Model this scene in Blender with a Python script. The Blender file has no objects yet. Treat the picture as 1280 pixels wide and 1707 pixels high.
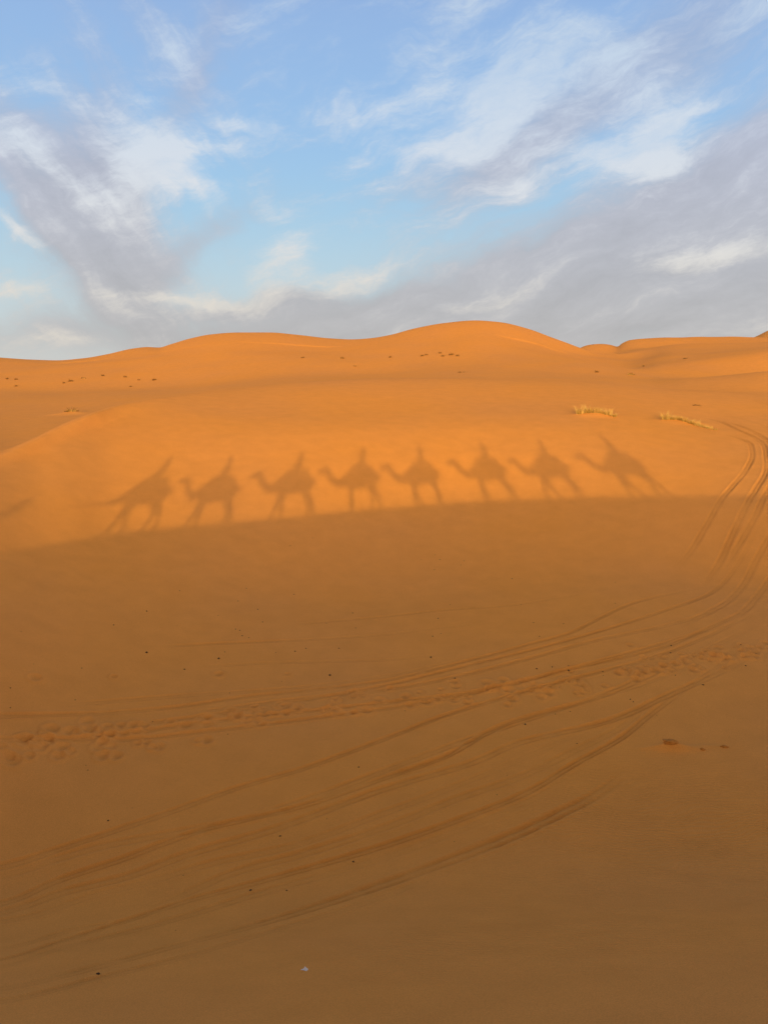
import bpy, math, random
import numpy as np
from mathutils import Vector, Matrix, Euler
from mathutils.bvhtree import BVHTree

random.seed(7)
rng = np.random.default_rng(11)
C = bpy.context.scene.collection
scene = bpy.context.scene

# ------------------------------------------------------------------ camera geometry
F, CX, CY, PITCH = 1232.0, 640.0, 853.5, math.radians(11.6)
cp, sp = math.cos(PITCH), math.sin(PITCH)
def ray(px, py):
    """direction through a point of the photograph, scaled so that y = 1"""
    a = (px - CX) / F; b = -(py - CY) / F
    y = cp + b * sp; z = -sp + b * cp
    return a / y, z / y
ASX, ASZ = ray(591, 753)                       # where the sun's rays run to
SUN_EL = math.atan(-ASZ / math.hypot(ASX, 1))
SUN_AZ = math.atan2(-ASX, -1.0)
def back(P, Y):                                # follow the sunlight back to the plane y = Y
    t = P[1] - Y
    return P[0] - t * ASX, P[2] - t * ASZ

# ------------------------------------------------------------------ noise
def vnoise(x, y, seed=0):
    xi = np.floor(x).astype(np.int64); yi = np.floor(y).astype(np.int64)
    fx = x - xi; fy = y - yi
    fx = fx * fx * fx * (fx * (fx * 6 - 15) + 10); fy = fy * fy * fy * (fy * (fy * 6 - 15) + 10)
    def h(a, b):
        n = (a * 374761393 + b * 668265263 + seed * 1442695041) & 0x7fffffff
        n = ((n ^ (n >> 13)) * 1274126177) & 0x7fffffff
        n = ((n ^ (n >> 16)) * 668265263) & 0x7fffffff
        return ((n >> 8) & 0xffff) / 65535.0 * 2 - 1
    a = h(xi, yi); b = h(xi + 1, yi); c = h(xi, yi + 1); d = h(xi + 1, yi + 1)
    return (a * (1 - fx) + b * fx) * (1 - fy) + (c * (1 - fx) + d * fx) * fy

def pchip(xk, yk, x):
    """monotone cubic interpolation on the first axis, clamped outside"""
    xk = np.asarray(xk, float); yk = np.asarray(yk, float)
    h = np.diff(xk); dl = np.diff(yk) / h
    m = np.zeros_like(yk)
    for i in range(1, len(xk) - 1):
        if dl[i-1] * dl[i] > 0:
            w1 = 2*h[i] + h[i-1]; w2 = h[i] + 2*h[i-1]
            m[i] = (w1 + w2) / (w1/dl[i-1] + w2/dl[i])
    m[0] = dl[0]; m[-1] = dl[-1]
    x = np.clip(x, xk[0], xk[-1])
    i = np.clip(np.searchsorted(xk, x) - 1, 0, len(xk) - 2)
    t = (x - xk[i]) / h[i]; hh = h[i]
    return ((2*t**3 - 3*t**2 + 1)*yk[i] + (t**3 - 2*t**2 + t)*hh*m[i]
            + (-2*t**3 + 3*t**2)*yk[i+1] + (t**3 - t**2)*hh*m[i+1])

# ------------------------------------------------------------------ terrain
YC = 0.45                                       # crest of the ridge the caravan walks on
def crest_z(X):
    X = np.asarray(X, float)
    Xc = 26*np.tanh(X/26)
    return -2.87 + 0.054*Xc

TERM = [(-250,985),(-100,948),(0,925),(60,912),(120,902),(200,889),(300,879),(400,870),(500,861),(600,851),(700,843),(800,836),
        (900,832),(1000,829),(1100,827.5),(1200,826),(1280,825),(1400,824),(1600,822)]
feat = {}
pts = []
for px, py in TERM:                             # depth at which the crest's shadow edge meets the slope
    sx, sz = ray(px, py)
    lo, hi = 5.0, 80.0
    for _ in range(50):
        Y = 0.5*(lo+hi)
        xb, zb = back((sx*Y, Y, sz*Y), YC)
        if zb > crest_z(xb): lo = Y
        else: hi = Y
    pts.append((sx, Y, sz*Y))
feat[3] = pts; 0 and print('term', [(round(float(q[0]),2), round(float(q[1]),1), round(float(q[2]),1)) for q in pts])
def P(lst):
    out = []
    for px, py, Y in lst:
        sx, sz = ray(px, py); out.append((sx, Y, sz*Y))
    return out
def Zl(lst):
    out = []
    for px, Y, z in lst:
        out.append((ray(px, 700)[0], Y, z))
    return out
FL = -9.05
feat[0] = Zl([(-350,-2,FL),(1600,-2,FL)])
feat[1] = Zl([(-350,8,FL+.0),(0,9.5,FL),(640,10,FL),(1280,10.5,FL+.1),(1600,10,FL+.3)])
feat[2] = P([(-350,1080,14.5),(-100,1045,17),(0,1030,19.5),(300,1020,23.5),(640,1008,26.2),(900,988,27),(1100,978,27),(1280,985,26.5),(1600,1000,25)])
# the sunlit face above the shadow edge: its steepness decides how bright it is
SL = [(-350,.34,.30,.24),(0,.34,.30,.24),(150,.36,.33,.27),(300,.35,.30,.20),(450,.38,.29,.14),(600,.41,.28,.13),(800,.42,.27,.13),(1000,.38,.23,.12),(1150,.27,.17,.11),(1280,.21,.15,.11),(1600,.2,.14,.11)]
ST = [(-350,1.6,1.2,1.0),(0,2.6,2.0,1.6),(100,3.2,2.6,2.2),(200,4.2,3.6,3.4),(300,4.6,4.2,4.6),(450,4.8,4.0,5.0),(1600,4.6,4.0,5.0)]
q3 = sorted(feat[3]); X3 = [q[0] for q in q3]
prev = feat[3]
xs_ = np.array([q[0] for q in q3])
pxs = np.array([t[0] for t in TERM], float)
for n_ in range(3):
    nxt = []
    for (sx, Y0, z0), px_ in zip(prev, pxs):
        dY = float(pchip([q[0] for q in ST], [q[n_+1] for q in ST], px_)); sl = float(pchip([q[0] for q in SL], [q[n_+1] for q in SL], px_))
        nxt.append((sx, Y0+dY, z0+dY*sl))
    feat[4+.5*n_ if n_ < 2 else 5] = nxt; prev = nxt
feat[6] = P([(-350,780,30),(0,757,32.0),(60,733,34.4),(100,712,36.8),(150,692,39.4),(200,676,43.5),(260,664,48),(330,655,53),(420,645,59),
             (520,637,63),(650,632,66),(850,633,67),(1000,638,66),(1120,650,62),(1280,657,60),(1600,662,58)])
feat[7] = Zl([(-350,42,-5.3),(0,45,-5.35),(100,52,-5.1),(200,60,-4.8),(300,67,-4.2),(400,74,-3.3),(500,79,-2.6),(650,84,-2.2),(850,85,-2.15),
              (1000,82,-2.5),(1120,76,-3.2),(1280,72,-3.4),(1600,74,-3.6)])
feat[8] = P([(-350,675,85),(0,672,88),(200,663,92),(300,655,95),(400,642,99),(600,627,106),(850,621,107),(1000,627,103),(1080,637,94),
             (1150,634,90),(1220,627,90),(1280,621,90),(1600,612,92)])
feat[9] = P([(-350,655,110),(0,653,112),(200,650,113),(300,644,114),(400,634,115),(500,627,116),(650,620,117),(800,612,119),(950,606,122),
             (1040,617,117),(1100,629,112),(1180,634,110),(1280,636,109),(1600,636,109)])
feat[10] = P([(-350,625,135),(0,628,134),(200,624,134),(350,612,134),(500,606,134),(650,599,136),(800,590,138),(900,594,140),(960,600,142),(1000,606,146),
              (1050,613,139),(1100,605,135),(1160,599,134),(1220,593,134),(1280,587,134),(1600,575,140)])
feat[11] = P([(-350,607,155),(0,610,155),(200,602,154),(400,583,154),(560,585,156),(700,572,158),(800,562,160),(880,571,162),(950,588,168),(1000,596,175),
              (1060,597,180),(1120,586,180),(1200,581,180),(1280,578,178),(1600,568,178)])
sky = [(-350,575),(-120,588),(0,595.5),(50,599),(95,600.5),(140,597),(180,590),(225,580.5),(248,578),(265,578.5),(285,573),(320,563),(350,557.5),
       (400,554),(450,554.5),(500,559),(550,564.5),(585,566),(620,564),(650,559),(690,548),(740,538),(790,534),(830,537),(880,549),(920,563),
       (945,572),(965,579.5),(990,587),(1030,590)]
feat[12] = P([(x,y,190) for x,y in sky] + [(1070,583,200),(1130,575,205),(1280,571,205),(1600,560,205)])
feat[13] = Zl([(-350,240,-5),(850,240,-4),(950,240,0),(1000,250,1.0),(1060,255,4.0),(1280,255,6.0),(1600,255,7)])
feat[14] = Zl([(-350,290,-8),(850,290,-8),(940,290,-2)]) + P([(968,579.5,290),(985,574.5,290),(1002,573,290),(1016,574.5,290),(1029,578,290),
              (1036,573,290),(1050,567.5,290),(1080,565,290),(1130,562.5,290),(1180,561.5,290),(1250,562.5,290),(1400,566,290),(1600,570,290)])
feat[15] = Zl([(-350,380,-10),(1600,380,-8)])
feat[16] = Zl([(-350,520,-10),(1180,520,-9)]) + P([(1235,566,520),(1258,558,520),(1282,546,520),(1330,528,520),(1400,530,520),(1600,560,520)])
feat[17] = Zl([(-350,760,-10),(1600,760,-10)])
feat = {i: feat[k] for i, k in enumerate(sorted(feat))}
K = 19
SG = np.linspace(-0.62, 0.82, 1441)
YK = np.zeros((K, len(SG))); ZK = np.zeros((K, len(SG)))
for k in range(K):
    a = sorted(feat[k]); s = [q[0] for q in a]
    YK[k] = pchip(s, [q[1] for q in a], SG); ZK[k] = pchip(s, [q[2] for q in a], SG)
    n = {13: 3, 15: 3, 3: 21}.get(k, 15)
    ker = np.hanning(n+2)[1:-1]; ker /= ker.sum()
    for A in (YK, ZK):
        A[k] = np.convolve(np.pad(A[k], n//2, mode='edge'), ker, 'valid')
for k in range(1, K): assert (YK[k] > YK[k-1] + .3).all(), (k, (YK[k]-YK[k-1]).min())
H_ = np.diff(YK, axis=0); D_ = np.diff(ZK, axis=0)/H_
MK = np.zeros_like(ZK)
for i in range(1, K-1):
    w1 = 2*H_[i] + H_[i-1]; w2 = H_[i] + 2*H_[i-1]
    ok = D_[i-1]*D_[i] > 0
    with np.errstate(all='ignore'):
        m = (w1+w2)/(w1/D_[i-1] + w2/D_[i])
    MK[i] = np.where(ok, m, 0)

def dunes(X, Y):
    """height of the ground ahead; X, Y flat arrays"""
    s = X/np.maximum(Y, 3.0)
    s = np.clip(s, SG[0], SG[-1]-1e-6)
    g = (s-SG[0])/(SG[1]-SG[0]); i = g.astype(int); f = g-i
    yk = YK[:, i]*(1-f) + YK[:, i+1]*f
    zk = ZK[:, i]*(1-f) + ZK[:, i+1]*f
    mk = MK[:, i]*(1-f) + MK[:, i+1]*f
    Yq = np.clip(Y, yk[0]+1e-4, yk[-1]-1e-4)
    k = (yk <= Yq).sum(0) - 1; k = np.clip(k, 0, K-2)
    c = np.arange(len(X))
    y0 = yk[k, c]; y1 = yk[k+1, c]; h = y1-y0; t = (Yq-y0)/h
    return ((2*t**3-3*t**2+1)*zk[k, c] + (t**3-2*t**2+t)*h*mk[k, c]
            + (-2*t**3+3*t**2)*zk[k+1, c] + (t**3-t**2)*h*mk[k+1, c])

def ridge(X, Y):
    c = crest_z(X)
    d = Y - YC
    front = -0.60*(np.sqrt(d*d + 0.05) - math.sqrt(.05))
    behind = -0.13*(np.sqrt(d*d + 0.3) - math.sqrt(.3))
    z = c + np.where(d > 0, front, behind)
    return np.where(Y < -30, np.maximum(z, -11), z)

def base_height(X, Y):
    a = ridge(X, Y); b = dunes(X, Y)
    b = np.where(Y < 0, -10.5, b)
    k = 0.9                                    # smooth maximum of the two
    h = np.clip(0.5 + 0.5*(a-b)/k, 0, 1)
    z = b*(1-h) + a*h + k*h*(1-h)
    # broad undulation: stronger away from the crest and the shadow edge
    far = np.clip((Y-50)/60, 0, 1)
    z = z + far*(0.30*vnoise(X/17+3, Y/23+1, 1)+0.12*vnoise(X/7, Y/11, 2))*np.clip(1-np.abs(Y-190)/40, 0, 1)**0*np.where(np.abs(Y-190)<25, .35, 1)
    near = np.clip((Y-6)/6, 0, 1)*np.clip((60-Y)/20, 0, 1)
    z = z + near*(0.022*vnoise(X/2.6+9, Y/3.4, 3) + 0.007*vnoise(X/0.9, Y/1.1, 4))
    out = np.clip((np.hypot(X, Y)-500)/600, 0, 1)
    z = z + out*(9*vnoise(X/260, Y/190, 5)+4*vnoise(X/90, Y/120, 6) - 6)
    return z

def hgt(x, y):
    return float(base_height(np.array([float(x)]), np.array([float(y)]))[0])
def ground_at(px, py, lo=5.0, hi=400.0):
    """first point of the terrain met by the line of sight (px, py) of the photograph"""
    sx, sz = ray(px, py)
    Ys = np.geomspace(lo, hi, 3000)
    d = sz*Ys - base_height(sx*Ys, Ys)
    j = np.nonzero(d < 0)[0]
    j = j[0] if len(j) else len(Ys)-1
    if j == 0: j = 1
    a, b = Ys[j-1], Ys[j]
    t = d[j-1]/(d[j-1]-d[j]+1e-12)
    Y = a + (b-a)*min(max(t, 0), 1)
    return Vector((sx*Y, Y, sz*Y))

# ---- grid
rows = []
y = -2600.0
for v in np.geomspace(2600, 3, 60): rows.append(-v)
rows += list(np.linspace(-3, 0, 16)[1:])
rows += list(np.linspace(0, 5, 70)[1:])
Y = 5.0
while Y < 33:
    z = 9.2 if Y > 9 else 6.5
    Y += max(0.020, 0.62*(Y*Y+z*z)/(z*739)*0.9); rows.append(Y)
while Y < 46: Y += 0.10; rows.append(Y)
while Y < 130: Y += 0.22; rows.append(Y)
while Y < 330: Y += 0.55; rows.append(Y)
while Y < 9000: Y *= 1.035; rows.append(Y)
rows = np.array(rows)
uc = np.linspace(-0.60, 0.60, 860)
uo = 0.60 + np.cumsum(np.geomspace(0.004, 0.35, 75))
cols = np.concatenate([-uo[::-1], uc, uo])
GX = cols[None, :]*(np.abs(rows)[:, None] + 4.0)
GY = np.repeat(rows[:, None], len(cols), 1)
GZ = np.empty_like(GX)
for r in range(len(rows)): GZ[r] = base_height(GX[r], GY[r])

# ---- wheel tracks, pressed into the sheet itself
def smooth_poly(p):
    n = len(p); t = np.arange(n); tt = np.linspace(0, n-1, (n-1)*8+1)
    return np.stack([pchip(t, [q[0] for q in p], tt), pchip(t, [q[1] for q in p], tt)], 1)
DZ = np.zeros_like(GX)
def press(path, width, depth, lip, fade=True):
    p = [ground_at(a, b) for a, b in smooth_poly(path)]
    q = np.array([(v.x, v.y) for v in p])
    L = np.concatenate([[0], np.cumsum(np.hypot(*np.diff(q, axis=0).T))])
    best = {}
    R = width*1.7
    r0 = np.searchsorted(rows, q[:, 1].min()-R); r1 = np.searchsorted(rows, q[:, 1].max()+R)
    if r1 <= r0: return
    SX = GX[r0:r1]; SY = GY[r0:r1]
    dist = np.full(SX.shape, 9.0); al = np.zeros(SX.shape); side = np.zeros(SX.shape)
    for i in range(len(q)-1):
        a, b = q[i], q[i+1]
        y0, y1 = min(a[1], b[1])-R, max(a[1], b[1])+R
        i0 = np.searchsorted(rows, y0)-r0; i1 = np.searchsorted(rows, y1)-r0
        i0 = max(i0, 0)
        if i1 <= i0: continue
        sxx = SX[i0:i1]; m = (sxx > min(a[0], b[0])-R) & (sxx < max(a[0], b[0])+R)
        if not m.any(): continue
        xx = sxx[m]; yy = SY[i0:i1][m]
        ab = b-a; l2 = (ab**2).sum()+1e-9
        t = np.clip(((xx-a[0])*ab[0]+(yy-a[1])*ab[1])/l2, 0, 1)
        dx = xx-a[0]-t*ab[0]; dy = yy-a[1]-t*ab[1]
        d = np.hypot(dx, dy)
        dd = dist[i0:i1]; cur = dd[m]; up = d < cur
        cur = np.where(up, d, cur); dd[m] = cur
        aa = al[i0:i1]; ca = aa[m]; aa[m] = np.where(up, L[i]+t*math.sqrt(l2), ca)
    w = width/2
    prof = -depth*(.45*np.exp(-(dist/w)**4) + .75*np.exp(-((dist-.62*w)/(.26*w))**2)) + lip*np.exp(-((dist-1.35*w)/(0.34*w))**2)
    prof = prof*(.40+.54*np.clip((SY-11.5)/8, 0, 1))
    amp = 0.72 + 0.28*vnoise(al/1.7+path[0][0], al*0+path[0][1], 8) + 0.30*vnoise(al/0.22, dist*8, 9)
    if fade: amp = amp*np.clip(al/1.5, 0, 1)*np.clip((L[-1]-al)/(10 if width < .27 else 3), 0, 1)**1.3
    DZ[r0:r1] += np.where(dist < R, prof*amp, 0)
W = .17
TR = [
 ([(-170,1196),(0,1193),(150,1190),(300,1178),(400,1163),(520,1150),(640,1135),(765,1105),(890,1072),(950,1055),(990,1035),(1055,1005),(1140,985),(1170,978),(1190,950),(1215,905)],W,.032,.014),
 ([(200,1212),(420,1182),(640,1143),(765,1113),(900,1080),(1000,1052),(1100,1020),(1190,985),(1230,940),(1262,880),(1290,840)],W,.034,.015),
 ([(-170,1236),(0,1233),(100,1233),(200,1225),(300,1210),(420,1195),(520,1185),(640,1172),(760,1158),(860,1140),(940,1118),(1020,1100),(1100,1080),(1200,1038),(1320,980)],W,.04,.018),
 ([(120,1240),(250,1230),(400,1213),(520,1198),(640,1182),(760,1162),(900,1128),(1060,1085),(1180,1050),(1310,1010)],W,.035,.017),
 ([(300,1192),(460,1170),(640,1150),(760,1128),(880,1098),(990,1068),(1120,1040),(1240,1000),(1300,960)],.2,.025,.012),
 ([(-170,1468),(0,1445),(100,1415),(185,1387),(280,1355),(400,1312),(500,1283),(640,1232),(750,1190),(850,1160),(960,1130),(1080,1098),(1180,1060),(1290,1000)],W,.040,.018),
 ([(-170,1478),(0,1460),(100,1430),(165,1412),(300,1387),(390,1370),(520,1330),(640,1285),(700,1262),(860,1205),(1000,1160),(1090,1122),(1200,1072),(1300,1020)],.22,.026,.012),
 ([(-170,1530),(0,1507),(100,1467),(210,1430),(270,1407),(350,1380),(500,1345),(640,1297),(740,1262),(840,1208),(990,1165),(1100,1130),(1220,1080)],W,.048,.02),
 ([(-170,1545),(0,1522),(115,1485),(210,1462),(320,1422),(450,1385),(640,1315),(790,1270),(865,1238),(1020,1200),(1110,1160),(1230,1105),(1300,1060)],.22,.040,.018),
 ([(-170,1552),(30,1532),(150,1495),(260,1467),(350,1440),(490,1410),(640,1355),(760,1310),(880,1260),(980,1215),(1100,1165)],.2,.024,.012),
 ([(-170,1598),(0,1582),(125,1550),(215,1535),(280,1505),(390,1455),(500,1425),(640,1380),(760,1332),(880,1290),(960,1250),(1035,1212),(1085,1170),(1160,1120)],.22,.030,.013),
 ([(-170,1618),(0,1600),(100,1570),(240,1525),(320,1500),(450,1465),(640,1410),(760,1368),(880,1320),(960,1272),(1035,1230),(1085,1190),(1160,1135),(1250,1075)],W,.045,.019),
 ([(-170,1626),(0,1612),(90,1584),(220,1552),(300,1530),(430,1490),(640,1430),(800,1370),(900,1326),(970,1286),(1030,1245)],.22,.034,.016),
 ([(-170,1662),(0,1648),(150,1615),(280,1580),(390,1552),(500,1520),(640,1474),(740,1438),(865,1388),(940,1352),(985,1330),(1025,1303),(1062,1270)],.27,.052,.02),
 ([(-170,1684),(0,1670),(150,1635),(310,1595),(450,1553),(640,1495),(750,1449),(870,1399),(950,1362),(1000,1335),(1040,1305)],.2,.03,.028),
 ([(260,1078),(380,1072),(500,1067),(640,1058),(730,1047),(900,1030)],W,.022,.01),
 ([(330,1112),(450,1105),(640,1100),(740,1090),(900,1062)],W,.022,.01),
 ([(480,1042),(640,1028),(740,1017),(840,1010),(940,995),(1100,965)],W,.024,.011),
 ([(100,1176),(300,1160),(480,1148),(640,1128),(800,1092),(960,1046)],.2,.018,.009),
 ([(1205,722),(1232,731),(1250,741),(1253,759),(1241,785),(1221,809),(1203,830),(1180,870),(1150,920),(1125,950)],.3,.055,.024),
 ([(1165,694),(1197,702),(1227,716),(1256,729),(1274,747),(1277,780),(1261,812),(1250,830),(1225,880),(1200,935),(1172,978)],.32,.065,.03),
 ([(1185,698),(1212,704),(1250,717),(1285,742),(1296,772),(1286,805),(1271,832),(1256,865),(1226,915),(1195,960)],.32,.065,.03),
 ([(1310,840),(1290,880),(1262,930),(1240,972),(1215,1000),(1120,1050)],.3,.045,.02),
 ([(1320,900),(1290,955),(1265,990),(1235,1022),(1150,1055)],.3,.045,.02),
 ([(1235,660),(1256,667),(1280,677),(1310,690)],.4,.045,.02),
 ([(1170,690),(1215,694),(1262,706),(1300,722)],.3,.03,.018),
]
for a, w, d, l in TR: press(a, w*(1.05 if w < .3 else .9), d*(1.7 if w < .3 else .8), l*(1.7 if w < .3 else .8))

# ---- footprints of camels and people
FP = [(75,1224),(118,1220),(130,1223),(178,1214),(225,1210),(285,1203),(15,1260),(20,1268),(50,1261),(98,1261),(118,1254),(172,1261),(195,1261),
 (255,1247),(265,1246),(330,1236),(345,1234),(245,1238),(590,1162),(605,1160),(70,1246),(105,1247),(425,1178),(365,1124),(480,1124),(60,1130),(190,1128),
 (760,1145),(735,1150),(650,1148),(820,1148),(780,1172),(845,1176),(902,1163),(900,1148),(960,1156),(1008,1144),(1060,1133),(1050,1076),(1105,1110),
 (1103,1120),(1155,1117),(1165,1115),(1190,1095),(1205,1100),(1235,1085),(1240,1095),(1255,1095),(1265,1080),(1275,1072),(757,1168),(700,1155)]
for i in range(44):
    t = random.random(); FP.append((1030+250*t+random.gauss(0,8), 1122-45*t+random.gauss(0,9)))
for i in range(60):
    t = random.random(); FP.append((330+650*t, 1200-62*t+random.gauss(0,9)))
for i in range(22):
    t = random.random(); FP.append((330*t, 1242-30*t+random.gauss(0,11)))
for (a, b) in FP:
    g = ground_at(a, b)
    k_ = random.uniform(.45, .85); wx, wy = .14*k_, .17*k_
    r0 = np.searchsorted(rows, g.y-.6); r1 = np.searchsorted(rows, g.y+.6)
    X = GX[r0:r1]; Yv = GY[r0:r1]
    d2 = ((X-g.x)/wx)**2 + ((Yv-g.y)/wy)**2
    DZ[r0:r1] += -random.uniform(.03, .05)*k_*np.exp(-d2**2) + .025*np.exp(-((np.sqrt(d2)-1.75)/.5)**2)
# ---- low sand hummocks under the tussocks, and one by the wind-cut clod
def hummock(g, ax, ay, h, ang=0.0):
    r0 = np.searchsorted(rows, g.y-4*ay-ax); r1 = np.searchsorted(rows, g.y+4*ay+ax)
    X = GX[r0:r1]-g.x; Yv = GY[r0:r1]-g.y
    c, s = math.cos(ang), math.sin(ang)
    DZ[r0:r1] += h*np.exp(-(((c*X+s*Yv)/ax)**2 + ((-s*X+c*Yv)/ay)**2))
gT1 = ground_at(992, 692); gT2 = ground_at(1138, 704); gC = ground_at(1116, 1247); gT3 = ground_at(120, 690)
hummock(gT1, 1.2, .6, .16); hummock(gT2, 1.3, .7, .16); hummock(gT3, 1.8, 1.0, .22)
hummock(gC + Vector((.02, 0, 0)), .34, .13, .13); hummock(gC + Vector((.35, -.08, 0)), .5, .12, .045); hummock(gC + Vector((-.45, 0, 0)), .35, .07, .03); hummock(gC + Vector((.9, .03, 0)), .4, .1, .03)
GZ += DZ
NR, NC = GX.shape
def hgt2(x, y):
    """height of the finished sheet"""
    i = int(np.clip(np.searchsorted(rows, y)-1, 0, NR-2)); t = (y-rows[i])/(rows[i+1]-rows[i])
    a = np.interp(x, GX[i], GZ[i]); b = np.interp(x, GX[i+1], GZ[i+1])
    return float(a*(1-t)+b*t)

def prop(o, label=None, cat=None, group=None, kind=None):
    if label: o['label'] = label
    if cat: o['category'] = cat
    if group: o['group'] = group
    if kind: o['kind'] = kind
    return o
def obj(name, me, mat=None, parent=None, loc=None):
    o = bpy.data.objects.new(name, me); C.objects.link(o)
    if mat is not None and me is not None and not me.materials: me.materials.append(mat)
    if parent: o.parent = parent
    if loc is not None: o.location = loc
    return o
def empty(name, loc=(0,0,0), rz=0.0):
    o = bpy.data.objects.new(name, None); C.objects.link(o); o.location = loc; o.rotation_euler = (0,0,rz)
    o.empty_display_size = .2
    return o
def mesh(name, v, f):
    me = bpy.data.meshes.new(name); me.from_pydata([tuple(q) for q in v], [], f); me.update()
    return me
def smooth(me):
    me.polygons.foreach_set('use_smooth', np.ones(len(me.polygons), dtype=bool)); me.update(); return me

# ------------------------------------------------------------------ materials
def newmat(name):
    m = bpy.data.materials.new(name); m.use_nodes = True
    nt = m.node_tree; b = nt.nodes['Principled BSDF']
    return m, nt, b
def N(nt, t, **kw):
    n = nt.nodes.new(t)
    for k, v in kw.items():
        setattr(n, k, v)
    return n
def sand_material():
    m, nt, b = newmat('sand'); L = nt.links.new
    tc = N(nt, 'ShaderNodeTexCoord')
    # colour: broad patches of redder and paler grains
    n1 = N(nt, 'ShaderNodeTexNoise'); n1.inputs['Scale'].default_value = .11; n1.inputs['Detail'].default_value = 5; L(tc.outputs['Object'], n1.inputs['Vector'])
    n2 = N(nt, 'ShaderNodeTexNoise'); n2.inputs['Scale'].default_value = 1.3; n2.inputs['Detail'].default_value = 6; L(tc.outputs['Object'], n2.inputs['Vector'])
    n3 = N(nt, 'ShaderNodeTexNoise'); n3.inputs['Scale'].default_value = 60; n3.inputs['Detail'].default_value = 3; L(tc.outputs['Object'], n3.inputs['Vector'])
    r = N(nt, 'ShaderNodeValToRGB'); r.color_ramp.elements[0].position = .3; r.color_ramp.elements[1].position = .7
    r.color_ramp.elements[0].color = SAND_A; r.color_ramp.elements[1].color = SAND_B
    L(n1.outputs['Fac'], r.inputs['Fac'])
    def vary(fac, amt, col):
        mr = N(nt, 'ShaderNodeMapRange'); mr.inputs['From Min'].default_value = .25; mr.inputs['From Max'].default_value = .75
        mr.inputs['To Min'].default_value = 1-amt; mr.inputs['To Max'].default_value = 1+amt; L(fac, mr.inputs['Value'])
        vm = N(nt, 'ShaderNodeVectorMath', operation='SCALE'); L(col, vm.inputs[0]); L(mr.outputs[0], vm.inputs['Scale'])
        return vm.outputs[0]
    c = vary(n2.outputs['Fac'], .045, r.outputs['Color']); c = vary(n3.outputs['Fac'], .13, c)
    aw = N(nt, 'ShaderNodeAttribute'); aw.attribute_name = 'pit_shade'      # shade inside tracks and footprints, painted into the sand colour
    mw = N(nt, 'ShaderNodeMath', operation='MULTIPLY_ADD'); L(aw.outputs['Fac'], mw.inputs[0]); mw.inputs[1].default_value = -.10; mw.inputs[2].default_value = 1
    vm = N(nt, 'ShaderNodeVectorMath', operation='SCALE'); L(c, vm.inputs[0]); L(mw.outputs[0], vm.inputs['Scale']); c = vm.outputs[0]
    L(c, b.inputs['Base Color'])
    b.inputs['Roughness'].default_value = .95; b.inputs['Specular IOR Level'].default_value = .02
    b.inputs['Diffuse Roughness'].default_value = .15
    # wind ripples, patchy and wavering
    nw = N(nt, 'ShaderNodeTexNoise'); nw.inputs['Scale'].default_value = .55; nw.inputs['Detail'].default_value = 2; L(tc.outputs['Object'], nw.inputs['Vector'])
    sc = N(nt, 'ShaderNodeVectorMath', operation='SCALE'); sc.inputs['Scale'].default_value = 1.15; L(nw.outputs['Color'], sc.inputs[0])
    ad = N(nt, 'ShaderNodeVectorMath', operation='ADD'); L(tc.outputs['Object'], ad.inputs[0]); L(sc.outputs[0], ad.inputs[1])
    wv = N(nt, 'ShaderNodeTexWave'); wv.bands_direction = 'Y'; wv.wave_profile = 'SIN'
    wv.inputs['Scale'].default_value = 3.1; wv.inputs['Distortion'].default_value = 1.6; wv.inputs['Detail'].default_value = 2; wv.inputs['Detail Scale'].default_value = 1.4
    L(ad.outputs[0], wv.inputs['Vector'])
    nm = N(nt, 'ShaderNodeTexNoise'); nm.inputs['Scale'].default_value = .17; nm.inputs['Detail'].default_value = 3; L(tc.outputs['Object'], nm.inputs['Vector'])
    mr = N(nt, 'ShaderNodeMapRange'); mr.inputs['From Min'].default_value = .42; mr.inputs['From Max'].default_value = .62; mr.inputs['To Max'].default_value = 1; L(nm.outputs['Fac'], mr.inputs['Value'])
    at = N(nt, 'ShaderNodeAttribute'); at.attribute_name = 'ripple'
    m2 = N(nt, 'ShaderNodeMath', operation='MULTIPLY'); L(mr.outputs[0], m2.inputs[0]); m2.inputs[1].default_value = .06
    m3 = N(nt, 'ShaderNodeMath', operation='MAXIMUM'); L(m2.outputs[0], m3.inputs[0]); L(at.outputs['Fac'], m3.inputs[1])
    ml = N(nt, 'ShaderNodeMath', operation='MULTIPLY'); L(wv.outputs['Fac'], ml.inputs[0]); L(m3.outputs[0], ml.inputs[1])
    b1 = N(nt, 'ShaderNodeBump'); b1.inputs['Strength'].default_value = 1; b1.inputs['Distance'].default_value = .013; L(ml.outputs[0], b1.inputs['Height'])
    b2 = N(nt, 'ShaderNodeBump'); b2.inputs['Strength'].default_value = .8; b2.inputs['Distance'].default_value = .022; L(n2.outputs['Fac'], b2.inputs['Height']); L(b1.outputs[0], b2.inputs['Normal'])
    b3 = N(nt, 'ShaderNodeBump'); b3.inputs['Strength'].default_value = .5; b3.inputs['Distance'].default_value = .009; L(n3.outputs['Fac'], b3.inputs['Height']); L(b2.outputs[0], b3.inputs['Normal'])
    L(b3.outputs[0], b.inputs['Normal'])
    return m
SAND_A = (.73, .318, .066, 1); SAND_B = (.69, .308, .080, 1)
SAND = sand_material()
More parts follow.
